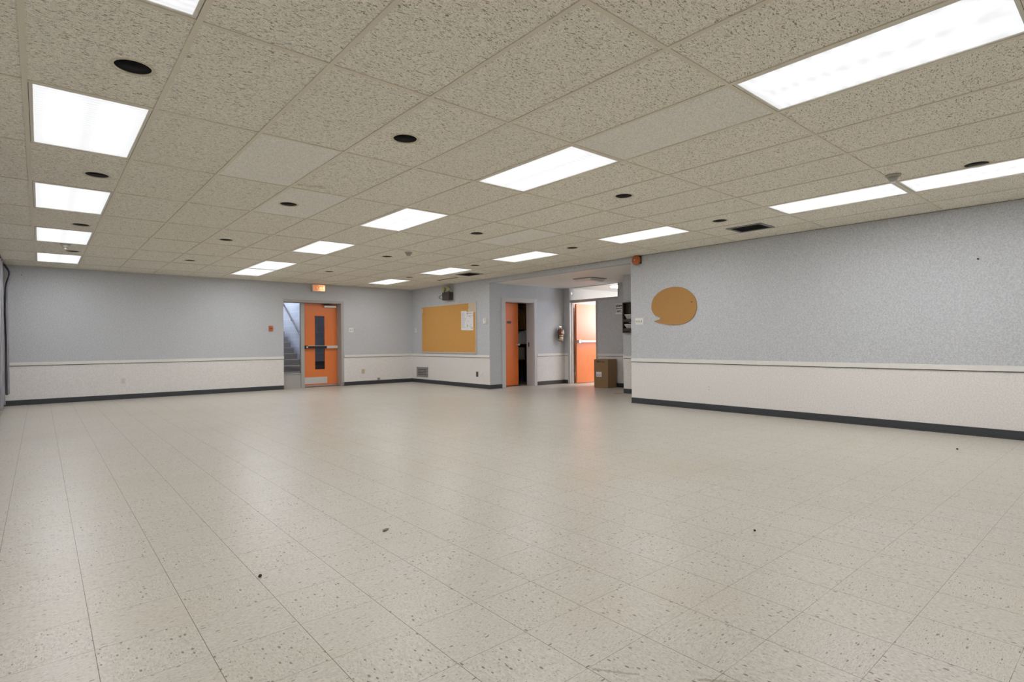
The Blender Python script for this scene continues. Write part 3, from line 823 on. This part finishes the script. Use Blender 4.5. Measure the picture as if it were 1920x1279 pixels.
def switch(loc, axis, n, label, mat=M_PLATE, group='light switches'):
    """plate centred at loc on a wall; axis x: wall faces -x, axis y: wall faces -y"""
    r = thing('light_switch', label, 'light switch', loc, group)
    W = .045+.046*n; hh = .058
    x, y, z = loc
    def bx(mb, a0, a1, z0, z1, d0, d1, mt, bev=.0015):
        if axis == 'y': mb.box(x+a0, x+a1, y-d1, y-d0, z+z0, z+z1, mt, bev)
        else: mb.box(x-d1, x-d0, y+a0, y+a1, z+z0, z+z1, mt, bev)
    m = MB(); bx(m, -W/2+.01, W/2-.01, -hh, hh, 0, .006, mat); m.link('plate', r)
    for i in range(n):
        c = (i-(n-1)/2)*.046
        m = MB(); bx(m, c-.006, c+.006, -.013, .013, .006, .018, M_SPRINK, .001); m.link('toggle', r)
    return r
def outlet(loc, axis, label, mat=M_PLATE, wpl=.075, hpl=.115):
    r = thing('wall_outlet', label, 'outlet', loc, 'wall outlets')
    x, y, z = loc
    def bx(mb, a0, a1, z0, z1, d0, d1, mt, bev=.0015):
        if axis == 'y': mb.box(x+a0, x+a1, y-d1, y-d0, z+z0, z+z1, mt, bev)
        else: mb.box(x-d1, x-d0, y+a0, y+a1, z+z0, z+z1, mt, bev)
    m = MB(); bx(m, -wpl/2, wpl/2, -hpl/2, hpl/2, 0, .006, mat); m.link('plate', r)
    for s in (-1, 1):
        m = MB(); bx(m, -.016, .016, s*.02-.013, s*.02+.013, .006, .009, mat)
        for q in (-.007, .007): bx(m, q-.0018, q+.0018, s*.02-.006, s*.02+.006, .0085, .0095, M_INK, 0)
        m.link('socket', r)
    return r
switch((6.038, YB, 1.409), 'y', 2, 'white two gang light switch right of the stair door')
outlet((6.362, YB, .346), 'y', 'ivory outlet on the dado right of the stair door', M_IVORY, .085, .117)
outlet((1.26, YB, .36), 'y', 'off white outlet on the left dado of the back wall', plain('dado coloured plastic', (.70, .67, .64), .4))
pj = thing('phone_jack', 'small beige jack just above the baseboard right of the stair door', 'jack', (6.795, YB, .13))
m = MB(); on_back(6.757, 6.832, .103, .161, .02, plain('beige jack plastic', (.40, .34, .27), .5), m, .004); m.link('body', pj)
m = MB(); on_back(6.785, 6.803, .12, .138, .022, M_INK, m, 0, .019); m.link('port', pj)
def nail(loc, axis, label, mat=M_DARKMETAL, r=.007):
    m = MB(); m.lathe([(.0001, -.012), (r, -.010), (r*.8, -.004), (r*.4, 0)], loc, axis, mat, 12)
    return tag(m.link('nail'), label, 'nail', 'nails in the walls')
nail((6.79, YB, 1.536), 'y', 'pale wall plug right of the stair door switch', M_PLATE, .011)
nail((.44, YB, 1.75), 'y', 'pale wall plug high on the left of the back wall', M_PLATE, .011)
nail((-.246, YB, 2.36), 'y', 'dark nail near the ceiling beside the curtain')
nail((XR, 1.27, 1.94), 'x', 'dark nail high on the right wall near the edge', M_DARKMETAL, .010)

# ------------------------------------------------------------------ corkboard wall
def on_right(mb, y0, y1, z0, z1, d, m, bev=.002, d0=0): mb.box(XR-d, XR-d0, y0, y1, z0, z1, m, bev)
cb = thing('corkboard', 'large framed corkboard on the grey wall left of the closet', 'corkboard', (XR, 11.62, 1.42))
BY0, BY1, BZ0, BZ1 = 10.395, 12.845, .802, 2.036
m = MB(); on_right(m, BY0+.02, BY1-.02, BZ0+.02, BZ1-.02, .012, M_CORK, 0); m.link('cork_sheet', cb)
m = MB()
for (a, b, c, d) in ((BY0, BY1, BZ0, BZ0+.03), (BY0, BY1, BZ1-.03, BZ1), (BY0, BY0+.03, BZ0+.03, BZ1-.03), (BY1-.03, BY1, BZ0+.03, BZ1-.03)):
    on_right(m, a, b, c, d, .022, plain('dull aluminium frame', (.62, .59, .54), .4, .2), .003)
m.link('frame', cb)
m = MB()
pts = [(10.426, 2.006), (10.70, 2.006), (10.715, 1.95), (10.69, 1.90), (10.735, 1.85), (10.70, 1.79), (10.60, 1.80), (10.52, 1.775), (10.426, 1.785)]
m.prism([(XR-.0122, y, z) for y, z in pts], (-.0008, 0, 0), M_WORN); o = m.link('worn_patch', cb); o['label'] = 'pale torn patch of cork'
m = MB(); m.prism([(XR-.0122, y, z) for y, z in ((12.79, 1.98), (12.77, 1.98), (12.775, 1.86), (12.79, 1.85))], (-.001, 0, 0), M_PAPER); m.link('torn_paper_scrap', cb)
def notice(y0, y1, z0, z1, label, marks, name='notice_paper', shear=0.):
    r = thing(name, label, 'paper', (XR-.014, (y0+y1)/2, z0), 'papers pinned on the corkboard')
    m = MB(); m.prism([(XR-.0135, y0, z0), (XR-.0135, y1, z0+shear), (XR-.0135, y1, z1+shear), (XR-.0135, y0, z1)], (-.0012, 0, 0), M_PAPER); m.link('sheet', r)
    m = MB()
    for (a, b, c, d, mt) in marks:
        m.box(XR-.0155, XR-.0146, y1-(y1-y0)*b, y1-(y1-y0)*a, z1+shear/2-(z1-z0)*d, z1+shear/2-(z1-z0)*c, mt)
    m.link('lettering', r)
    return r
random.seed(4)
mk = [(.1, .55+.35*random.random(), .08+.052*i, .095+.052*i, M_GREYINK) for i in range(16)]
notice(10.78, 11.008, 1.362, 1.825, 'white notice sheet on the left of the pair on the corkboard', mk, shear=.008)
mk = [(.05, .12, .05, .14, M_INK), (.15, .85, .08, .095, M_INK), (.05, .5, .21, .235, M_GREYINK), (.6, .95, .2, .215, M_GREYINK), (.48, .56, .24, .28, M_INK), (.5, .54, .31, .34, M_GREYINK), (.5, .54, .37, .39, M_GREYINK),
      (.1, .4, .5, .515, M_GREYINK), (.06, .16, .68, .82, M_GREENINK), (.5, .56, .66, .68, M_GREYINK), (.48, .56, .76, .80, M_INK), (.62, .85, .68, .69, M_GREYINK), (.62, .72, .86, .90, M_INK), (.8, .9, .86, .90, M_INK), (.62, .85, .78, .79, M_GREYINK)]
notice(10.518, 10.775, 1.358, 1.802, 'white notice sheet with green mark, right of the pair on corkboard', mk)

em = thing('emergency_light', 'brown emergency light with twin lamps above the corkboard', 'emergency light', (XR, 11.5, 2.12))
m = MB(); on_right(m, 11.36, 11.66, 2.13, 2.325, .13, plain('dark brown enamel', (.055, .04, .034), .45), .006); m.link('battery_case', em)
for y, tilt in ((11.63, .25), (11.42, -.1)):
    m = MB(); c = (XR-.10, y, 2.405)
    m.lathe([(.0001, .05), (.035, .045), (.058, .015), (.066, -.02), (.064, -.03)], c, 'x', plain('cream lamp shell', (.50, .44, .24), .4), 28); lh = m.link('lamp_head', em)
    m = MB(); m.lathe([(.0001, -.028), (.03, -.029), (.060, -.024)], c, 'x', plain('lamp lens', (.74, .72, .64), .12, .3), 28); sub(m, 'lens', lh)
    m = MB(); m.tube([(XR-.08, y, 2.32), (XR-.08, y, 2.37)], .012, M_DARKMETAL); sub(m, 'swivel', lh)
m = MB(); m.tube([(XR-.03, 11.66+.30*math.sin(PI*k/14)*(1 if k < 14 else 1), 2.315-.175*k/14-.0*k) for k in range(15)], .006, M_BLACK, 8); m.link('cable', em)

th = thing('thermostat', 'white thermostat right of the corkboard near the corner', 'thermostat', (XR, 10.07, 1.56))
m = MB(); on_right(m, 10.005, 10.125, 1.50, 1.62, .035, M_PLATE, .005); m.link('body', th)
m = MB(); m.cyl((XR-.036, 10.052, 1.578), .009, .004, 'x', M_INK, 14); m.link('dial', th)
outlet((XR, 10.066, 1.405), 'x', 'pale blank plate below the thermostat', plain('pale painted plate', (.60, .60, .60), .5), .09, .11)
switch((XR, 13.17, 1.41), 'x', 1, 'single white light switch in the corner left of the corkboard')
vg = thing('wall_vent', 'grey return air grille low on the dado under the corkboard', 'vent', (XR, 12.83, .28))
M_GRILLE = plain('dull grey grille', (.28, .265, .25), .45)
m = MB()
for (a, b, c, d) in ((12.557, 13.115, .155, .19), (12.557, 13.115, .385, .418), (12.557, 12.62, .19, .385), (13.055, 13.115, .19, .385)): on_right(m, a, b, c, d, .018, M_GRILLE, .003)
m.link('frame', vg)
m = MB(); on_right(m, 12.6, 13.08, .18, .39, .003, M_BLACK, 0); m.link('duct_opening', vg)
m = MB()
for i in range(5): m.box(XR-.016, XR-.002, 12.61, 13.07, .195+.041*i, .218+.041*i, M_GRILLE, 0, Matrix.Rotation(.35, 4, 'Y'))
m.link('slats', vg)
outlet((XR, 10.394, .32), 'x', 'dark brown outlet low on the dado near the pier corner', M_BROWNPL, .08, .12)
outlet((XR, 10.205, .326), 'x', 'white outlet low on the dado beside the dark brown one', M_PLATE, .078, .112)

# ------------------------------------------------------------------ alcove objects
fe = thing('fire_extinguisher', 'old fire extinguisher hanging in the alcove corner by the hall door', 'fire extinguisher', (10.02, 9.82, 1.07))
ec = (10.03, 9.83, 1.08)
M_EXT = plain('rust red extinguisher paint', (.28, .075, .025), .35)
m = MB(); m.lathe([(.0001, 0), (.055, 0), (.060, .008), (.060, .26), (.052, .29), (.03, .31), (.018, .315), (.018, .335)], ec, 'z', M_EXT, 28); m.link('cylinder', fe)
m = MB(); m.lathe([(.0606, .018), (.0606, .115)], ec, 'z', plain('cream label', (.68, .58, .42), .6), 28); m.lathe([(.0606, .128), (.0606, .155)], ec, 'z', MATS['cream label'], 28); m.link('label_band', fe)
m = MB(); m.lathe([(.0610, .117), (.0610, .127)], ec, 'z', M_INK, 28); m.link('strap', fe)
m = MB(); m.box(ec[0]-.03, ec[0]+.008, ec[1]-.064, ec[1]-.0595, ec[2]+.195, ec[2]+.245, MATS['cream label']); m.link('sticker', fe)
m = MB(); m.cyl((ec[0], ec[1], ec[2]+.345), .02, .04, 'z', M_ALU, 14); m.box(ec[0]-.05, ec[0]+.03, ec[1]-.012, ec[1]+.012, ec[2]+.362, ec[2]+.378, M_ALU, .003)
m.box(ec[0]-.06, ec[0]+.01, ec[1]-.01, ec[1]+.01, ec[2]+.345, ec[2]+.355, M_ALU, .003, Matrix.Rotation(-.3, 4, 'Y')); m.link('valve', fe)
m = MB(); m.tube([(ec[0]-.02, ec[1], ec[2]+.345), (ec[0]-.06, ec[1], ec[2]+.34), (ec[0]-.08, ec[1], ec[2]+.29), (ec[0]-.075, ec[1], ec[2]+.15), (ec[0]-.07, ec[1]-.01, ec[2]+.06)], .011, M_BLACK); m.link('hose', fe)
m = MB(); m.prism([(ec[0]+.015, ec[1]-.066, ec[2]+.29), (ec[0]+.045, ec[1]-.066, ec[2]+.28), (ec[0]+.075, ec[1]-.062, ec[2]+.19), (ec[0]+.04, ec[1]-.062, ec[2]+.18)], (0, -.002, 0), M_PAPER); m.link('inspection_tag', fe)
m = MB(); m.box(ec[0]-.02, ec[0]+.02, ec[1]+.058, YC-.001, ec[2]+.22, ec[2]+.25, M_DARKMETAL); m.link('wall_bracket', fe)

ps = thing('paper_sign', 'white notice with black letters on the grey wall by the leaflet rack', 'sign', (X3, 8.14, 1.70))
m = MB(); m.box(X3-.003, X3, 8.03, 8.245, 1.70, 1.955, M_PAPER); m.link('sheet', ps)
m = MB()
m.box(X3-.0045, X3-.0025, 8.222, 8.232, 1.725, 1.935, M_INK)
m.box(X3-.0045, X3-.0025, 8.06, 8.215, 1.932, 1.938, M_INK); m.box(X3-.0045, X3-.0025, 8.04, 8.18, 1.728, 1.735, M_INK)
random.seed(12)
for row, (za, zb, ya, yb) in enumerate(((1.87, 1.915, 8.045, 8.215), (1.81, 1.85, 8.06, 8.21), (1.75, 1.79, 8.075, 8.20))):
    y = yb
    while y > ya:
        wd = random.uniform(.012, .02); m.box(X3-.0045, X3-.0025, y-wd, y, za+random.uniform(0, .012), zb-random.uniform(0, .012), M_INK)
        if random.random() < .6: m.box(X3-.0045, X3-.0025, y-wd-.006, y-wd, za, zb, M_INK)
        y -= wd+random.uniform(.008, .016)
m.link('lettering', ps)

lr = thing('leaflet_rack', 'dark wooden leaflet rack on the pale jog wall', 'rack', (X4, 6.85, 1.24))
m = MB()
m.box(X4-.012, X4, 6.55, 7.098, 1.237, 1.86, M_WOOD)
for (a, b, c, d) in ((7.075, 7.098, 1.237, 1.86), (6.55, 6.573, 1.237, 1.86)): m.box(X4-.10, X4, a, b, c, d, M_WOOD, .002)
m.box(X4-.10, X4, 6.573, 7.075, 1.237, 1.255, M_WOOD); m.box(X4-.10, X4, 6.573, 7.075, 1.842, 1.86, M_WOOD)
m.link('case', lr)
for z in (1.27, 1.46):
    m = MB(); m.box(X4-.095, X4-.088, 6.573, 7.075, z, z+.06, M_WOOD); m.link('pocket_front', lr)
for (y0, y1, z, lb, k) in ((6.9, 7.05, 1.60, 'pale leaflet slanting in the upper pocket of the wooden rack', .0), (6.88, 7.06, 1.40, 'pale leaflet in the lower pocket of the wooden rack', .0)):
    m = MB(); m.prism([(X4-.085, y1, z), (X4-.085, y0, z), (X4-.055, y0-.02, z-.16), (X4-.055, y0+.05, z-.16)], (-.004, 0, 0), plain('faded leaflet paper', (.42, .40, .36), .7)); m.box(X4-.092, X4-.08, y0, y1, z, z+.012, M_PAPER)
    tag(m.link('leaflet'), lb, 'leaflet')

bx = thing('cardboard_box', 'brown cardboard box standing by the hall doorway', 'box', (9.98, 8.33, 0))
BX = [Vector((9.775, 8.505, 0)), Vector((9.84, 8.15, 0)), Vector((10.185, 8.175, 0)), Vector((10.12, 8.53, 0))]
BH = .655
m = MB(); m.prism([tuple(v+Vector((0, 0, .002))) for v in BX], (0, 0, BH), M_CARD); m.link('carton', bx)
n1 = Vector((-.984, -.18, 0)); u1 = (BX[1]-BX[0]).normalized(); n2 = Vector((.07, -.997, 0)); u2 = (BX[2]-BX[1]).normalized()
def face_quad(mb, o, u, n, a0, a1, z0, z1, mt, th=.0012):
    P = [o+u*a0+Vector((0, 0, z0)), o+u*a1+Vector((0, 0, z0)), o+u*a1+Vector((0, 0, z1)), o+u*a0+Vector((0, 0, z1))]
    mb.prism([tuple(p+n*.0004) for p in P], tuple(n*th), mt)
m = MB(); face_quad(m, BX[1], u2, n2, .15, .215, .50, BH, M_TAPE); face_quad(m, BX[1], u2, n2, .13, .19, .0, .10, M_TAPE); m.prism([tuple(BX[0]*.5+BX[1]*.5+Vector((0, 0, BH+.002))+u1*(-.03)), tuple(BX[0]*.5+BX[1]*.5+Vector((0, 0, BH+.002))+u1*.03), tuple(BX[2]*.5+BX[3]*.5+Vector((0, 0, BH+.002))+u1*.03), tuple(BX[2]*.5+BX[3]*.5+Vector((0, 0, BH+.002))-u1*.03)], (0, 0, .001), M_TAPE); m.link('tape', bx)
m = MB(); face_quad(m, BX[0], u1, n1, .055, .195, .255, .365, M_PAPER); o = m.link('shipping_label', bx)
m = MB()
random.seed(3)
for i in range(6): face_quad(m, BX[0], u1, n1, .065+.02*i, .078+.02*i, .27+.012*random.random(), .30+.03*random.random(), M_GREYINK, .002)
m.link('label_print', bx)
m = MB()                                       # hand written marker capitals along the top edge
def stroke(a0, z0, a1, z1, w=.009):
    A = BX[0]+u1*a0+Vector((0, 0, z0))+n1*.0005; B = BX[0]+u1*a1+Vector((0, 0, z1))+n1*.0005
    d = (B-A).normalized(); s = d.cross(n1)*w/2
    m.prism([tuple(A-s), tuple(B-s), tuple(B+s), tuple(A+s)], tuple(n1*.001), M_INK)
x = .065
for g in ('X', 'R', 'V', 'I', 'S', 'J'):
    zt, zb, k = .625-.02*(x-.065)*2, .585-.02*(x-.065)*2, .026
    if g == 'X': stroke(x, zb, x+k, zt); stroke(x, zt, x+k, zb)
    if g == 'R': stroke(x, zb, x, zt); stroke(x, zt, x+k, zt-.01); stroke(x+k, zt-.01, x, zb+.018); stroke(x, zb+.018, x+k, zb)
    if g == 'V': stroke(x, zt, x+k/2, zb); stroke(x+k/2, zb, x+k, zt)
    if g == 'I': stroke(x+k/2, zb, x+k/2, zt)
    if g == 'S': stroke(x+k, zt, x, zt-.01); stroke(x, zt-.01, x+k, zb+.012); stroke(x+k, zb+.012, x, zb)
    if g == 'J': stroke(x+k, zt, x+k, zb); stroke(x+k, zb, x, zb+.01)
    x += .038
m.link('marker_writing', bx)
m = MB(); m.prism([(8.93, 7.26, 0.001), (9.09, 7.14, .001), (9.06, 7.10, .001), (8.90, 7.15, .001)], (0, 0, .003), plain('orange brown cardboard', (.50, .24, .10), .7))
tag(m.link('cardboard_scrap'), 'flat orange brown cardboard scrap on the floor below the jog wall', 'scrap')

# ------------------------------------------------------------------ right wall
ab = thing('alarm_bell', 'round orange alarm bell high on the right wall at the corner', 'alarm bell', (XR, 5.775, 2.45))
m = MB(); m.lathe([(.0001, -.105), (.018, -.104), (.03, -.098), (.062, -.092), (.078, -.075), (.082, -.05), (.080, -.04)], (XR, 5.78, 2.452), 'x', plain('orange bell enamel', (.50, .125, .025), .3), 36); m.link('gong', ab)
m = MB(); m.box(XR-.045, XR, 5.71, 5.84, 2.39, 2.525, M_DARKMETAL, .006); m.link('back_box', ab)
m = MB(); m.cyl((XR-.106, 5.78, 2.452), .009, .008, 'x', M_ALU, 12); m.link('centre_screw', ab)
switch((XR, 5.765, 1.408), 'x', 3, 'white three gang switch plate at the corner of the right wall')
outlet((XR, 4.48, .338), 'x', 'white outlet low on the right wall below the speech bubble', M_PLATE)
sb = thing('speech_bubble_board', 'brown cork board shaped like a speech bubble on the right wall', 'pinboard', (XR, 5.09, 1.6))
ctrl = [(5.511, 1.618), (5.493, 1.736), (5.43, 1.825), (5.30, 1.905), (5.157, 1.938), (5.025, 1.939), (4.897, 1.908), (4.772, 1.826), (4.698, 1.732), (4.672, 1.62), (4.690, 1.521), (4.751, 1.423), (4.877, 1.352), (5.031, 1.329), (5.189, 1.337), (5.352, 1.366), (5.468, 1.398)]
tail = [(5.365, 1.423), (5.312, 1.463), (5.37, 1.471), (5.43, 1.488), (5.482, 1.54)]
def crom(P):
    out = []
    for i in range(len(P)-1):
        p0, p1, p2, p3 = P[max(i-1, 0)], P[i], P[i+1], P[min(i+2, len(P)-1)]
        for k in range(5):
            s = k/5
            out.append(tuple(.5*((2*p1[j])+(-p0[j]+p2[j])*s+(2*p0[j]-5*p1[j]+4*p2[j]-p3[j])*s*s+(-p0[j]+3*p1[j]-3*p2[j]+p3[j])*s**3) for j in (0, 1)))
    return out+[P[-1]]
outl = crom([tail[-1]]+ctrl)[1:]+crom(tail[:2])[0:]+crom(tail[1:])[1:-1]
m = MB(); m.prism([(XR-.001, y, z) for y, z in outl], (-.014, 0, 0), M_CORK2); m.link('cork_sheet', sb)
m = MB(); m.lathe([(.0001, -.012), (.008, -.010), (.006, -.003), (.0001, 0)], (XR-.015, 4.753, 1.68), 'x', M_INK, 12); m.link('push_pin', sb)

# ------------------------------------------------------------------ stage curtain at the left edge
def curtain():
    mm, nt, bs = new_mat('charcoal curtain cloth')
    p = pos(nt); n = noise(nt, vmul(nt, p, (1, 1, .06)), 60, 4, .7)
    c = mixc(nt, ramp(nt, n, .3, .7), (.075, .07, .082), (.27, .26, .30))
    nt.links.new(c, bs.inputs['Base Color']); bs.inputs['Roughness'].default_value = .8
    bs.inputs['Sheen Weight'].default_value = .4
    return mm
M_CURT = curtain()
def drape(y0, y1, xc, amp, n, zt, zb, name, parent, ph=0., pinch=None):
    t = bmesh.new(); nz = 36; nu = n*14; g = []
    for j in range(nz+1):
        z = zt+(zb-zt)*j/nz; row = []
        for i in range(nu+1):
            s = i/nu; y = y0+(y1-y0)*s
            a = amp*(.45+.55*j/nz)
            x = xc+a*math.sin(2*PI*n*s+ph+.4*math.sin(3*z))+.25*a*math.sin(2*PI*n*2.3*s+1+z)
            if pinch: x += pinch(s, z)
            row.append(t.verts.new((x, y+.02*math.sin(2*PI*n*s*1.7+2), z)))
        g.append(row)
    for j in range(nz):
        for i in range(nu): t.faces.new((g[j][i], g[j][i+1], g[j+1][i+1], g[j+1][i]))
    mb = MB(); mb.add(t, M_CURT, True)
    o = mb.link(name, parent)
    md = o.modifiers.new('thickness', 'SOLIDIFY'); md.thickness = .006
    return o
cu = thing('curtain', 'charcoal stage curtain hanging at the left edge of the room', 'curtain', (-.55, 10.5, 0))
drape(5.2, 12.75, -.495, .045, 22, H-.03, .09, 'front_drape', cu)
def pinch(s, z):
    return .055*math.exp(-((z-2.34)/.16)**2)-.05*max(0, (z-2.34)/.2)
drape(12.78, 13.22, -.445, .03, 3, H-.05, .235, 'end_drape', cu, .5, pinch)
m = MB(); m.box(-.53, -.47, 5.1, 13.3, H-.035, H-.001, M_DARKMETAL); m.link('track', cu)

# ------------------------------------------------------------------ crumbs on the floor
def crumb(x, y, s, m, label, seed):
    rnd = random.Random(seed); t = bmesh.new(); bmesh.ops.create_icosphere(t, subdivisions=2, radius=1)
    for v in t.verts: v.co = Vector((v.co.x*s[0]*(1+.4*rnd.uniform(-1, 1)), v.co.y*s[1]*(1+.4*rnd.uniform(-1, 1)), (v.co.z+.75)*s[2]))
    for v in t.verts: v.co.z = max(0, v.co.z)
    mb = MB(); mb.add(t, m, True); o = mb.link('crumb'); o.location = (x, y, 0); o.rotation_euler = (0, 0, .5)
    return tag(o, label, 'crumb', 'crumbs on the floor')
M_CRUMB = plain('dark dried crumb', (.03, .025, .015), .7); M_LEAF = plain('tan dried leaf', (.22, .17, .10), .7)
crumb(.766, 2.695, (.009, .006, .008), M_CRUMB, 'tiny black crumb by a floor seam at lower left', 1)
crumb(1.50, 2.88, (.024, .010, .006), M_LEAF, 'tan dried leaf bit on the open floor left of centre', 2)
crumb(3.045, 1.478, (.007, .006, .006), M_CRUMB, 'tiny dark crumb on the floor right of centre', 3)
crumb(6.72, 1.263, (.012, .009, .008), M_CRUMB, 'tiny dark crumb near the right baseboard', 4)

# ------------------------------------------------------------------ camera, world, view
f, yaw, pitch, roll, hz = 1035.26, .70752, .00164, -.00821, 1.0738
cyw, syw, cp, sp = math.cos(yaw), math.sin(yaw), math.cos(pitch), math.sin(pitch)
r0 = Vector((cyw, -syw, 0)); f0 = Vector((syw*cp, cyw*cp, sp)); u0 = r0.cross(f0)
Rv = r0*math.cos(roll)+u0*math.sin(roll); Uv = -r0*math.sin(roll)+u0*math.cos(roll)
cam = bpy.data.cameras.new('camera'); co = bpy.data.objects.new('camera', cam); COL.objects.link(co)
cam.sensor_width = 36; cam.lens = f/1920*36; cam.clip_start = .05; cam.clip_end = 100
co.matrix_world = Matrix(((Rv.x, Uv.x, -f0.x, 0), (Rv.y, Uv.y, -f0.y, 0), (Rv.z, Uv.z, -f0.z, hz), (0, 0, 0, 1)))
SC.camera = co
wd = bpy.data.worlds.new('world'); SC.world = wd; wd.use_nodes = True
wd.node_tree.nodes['Background'].inputs[0].default_value = (.5, .55, .6, 1); wd.node_tree.nodes['Background'].inputs[1].default_value = 0.
SC.view_settings.view_transform = 'Standard'; SC.view_settings.look = 'None'
SC.view_settings.exposure = 0.17; SC.view_settings.gamma = 1; SC.view_settings.use_curve_mapping = False
SC.cycles.use_denoising = True
SC.cycles.diffuse_bounces = 4; SC.cycles.max_bounces = 8; SC.cycles.adaptive_threshold = .03
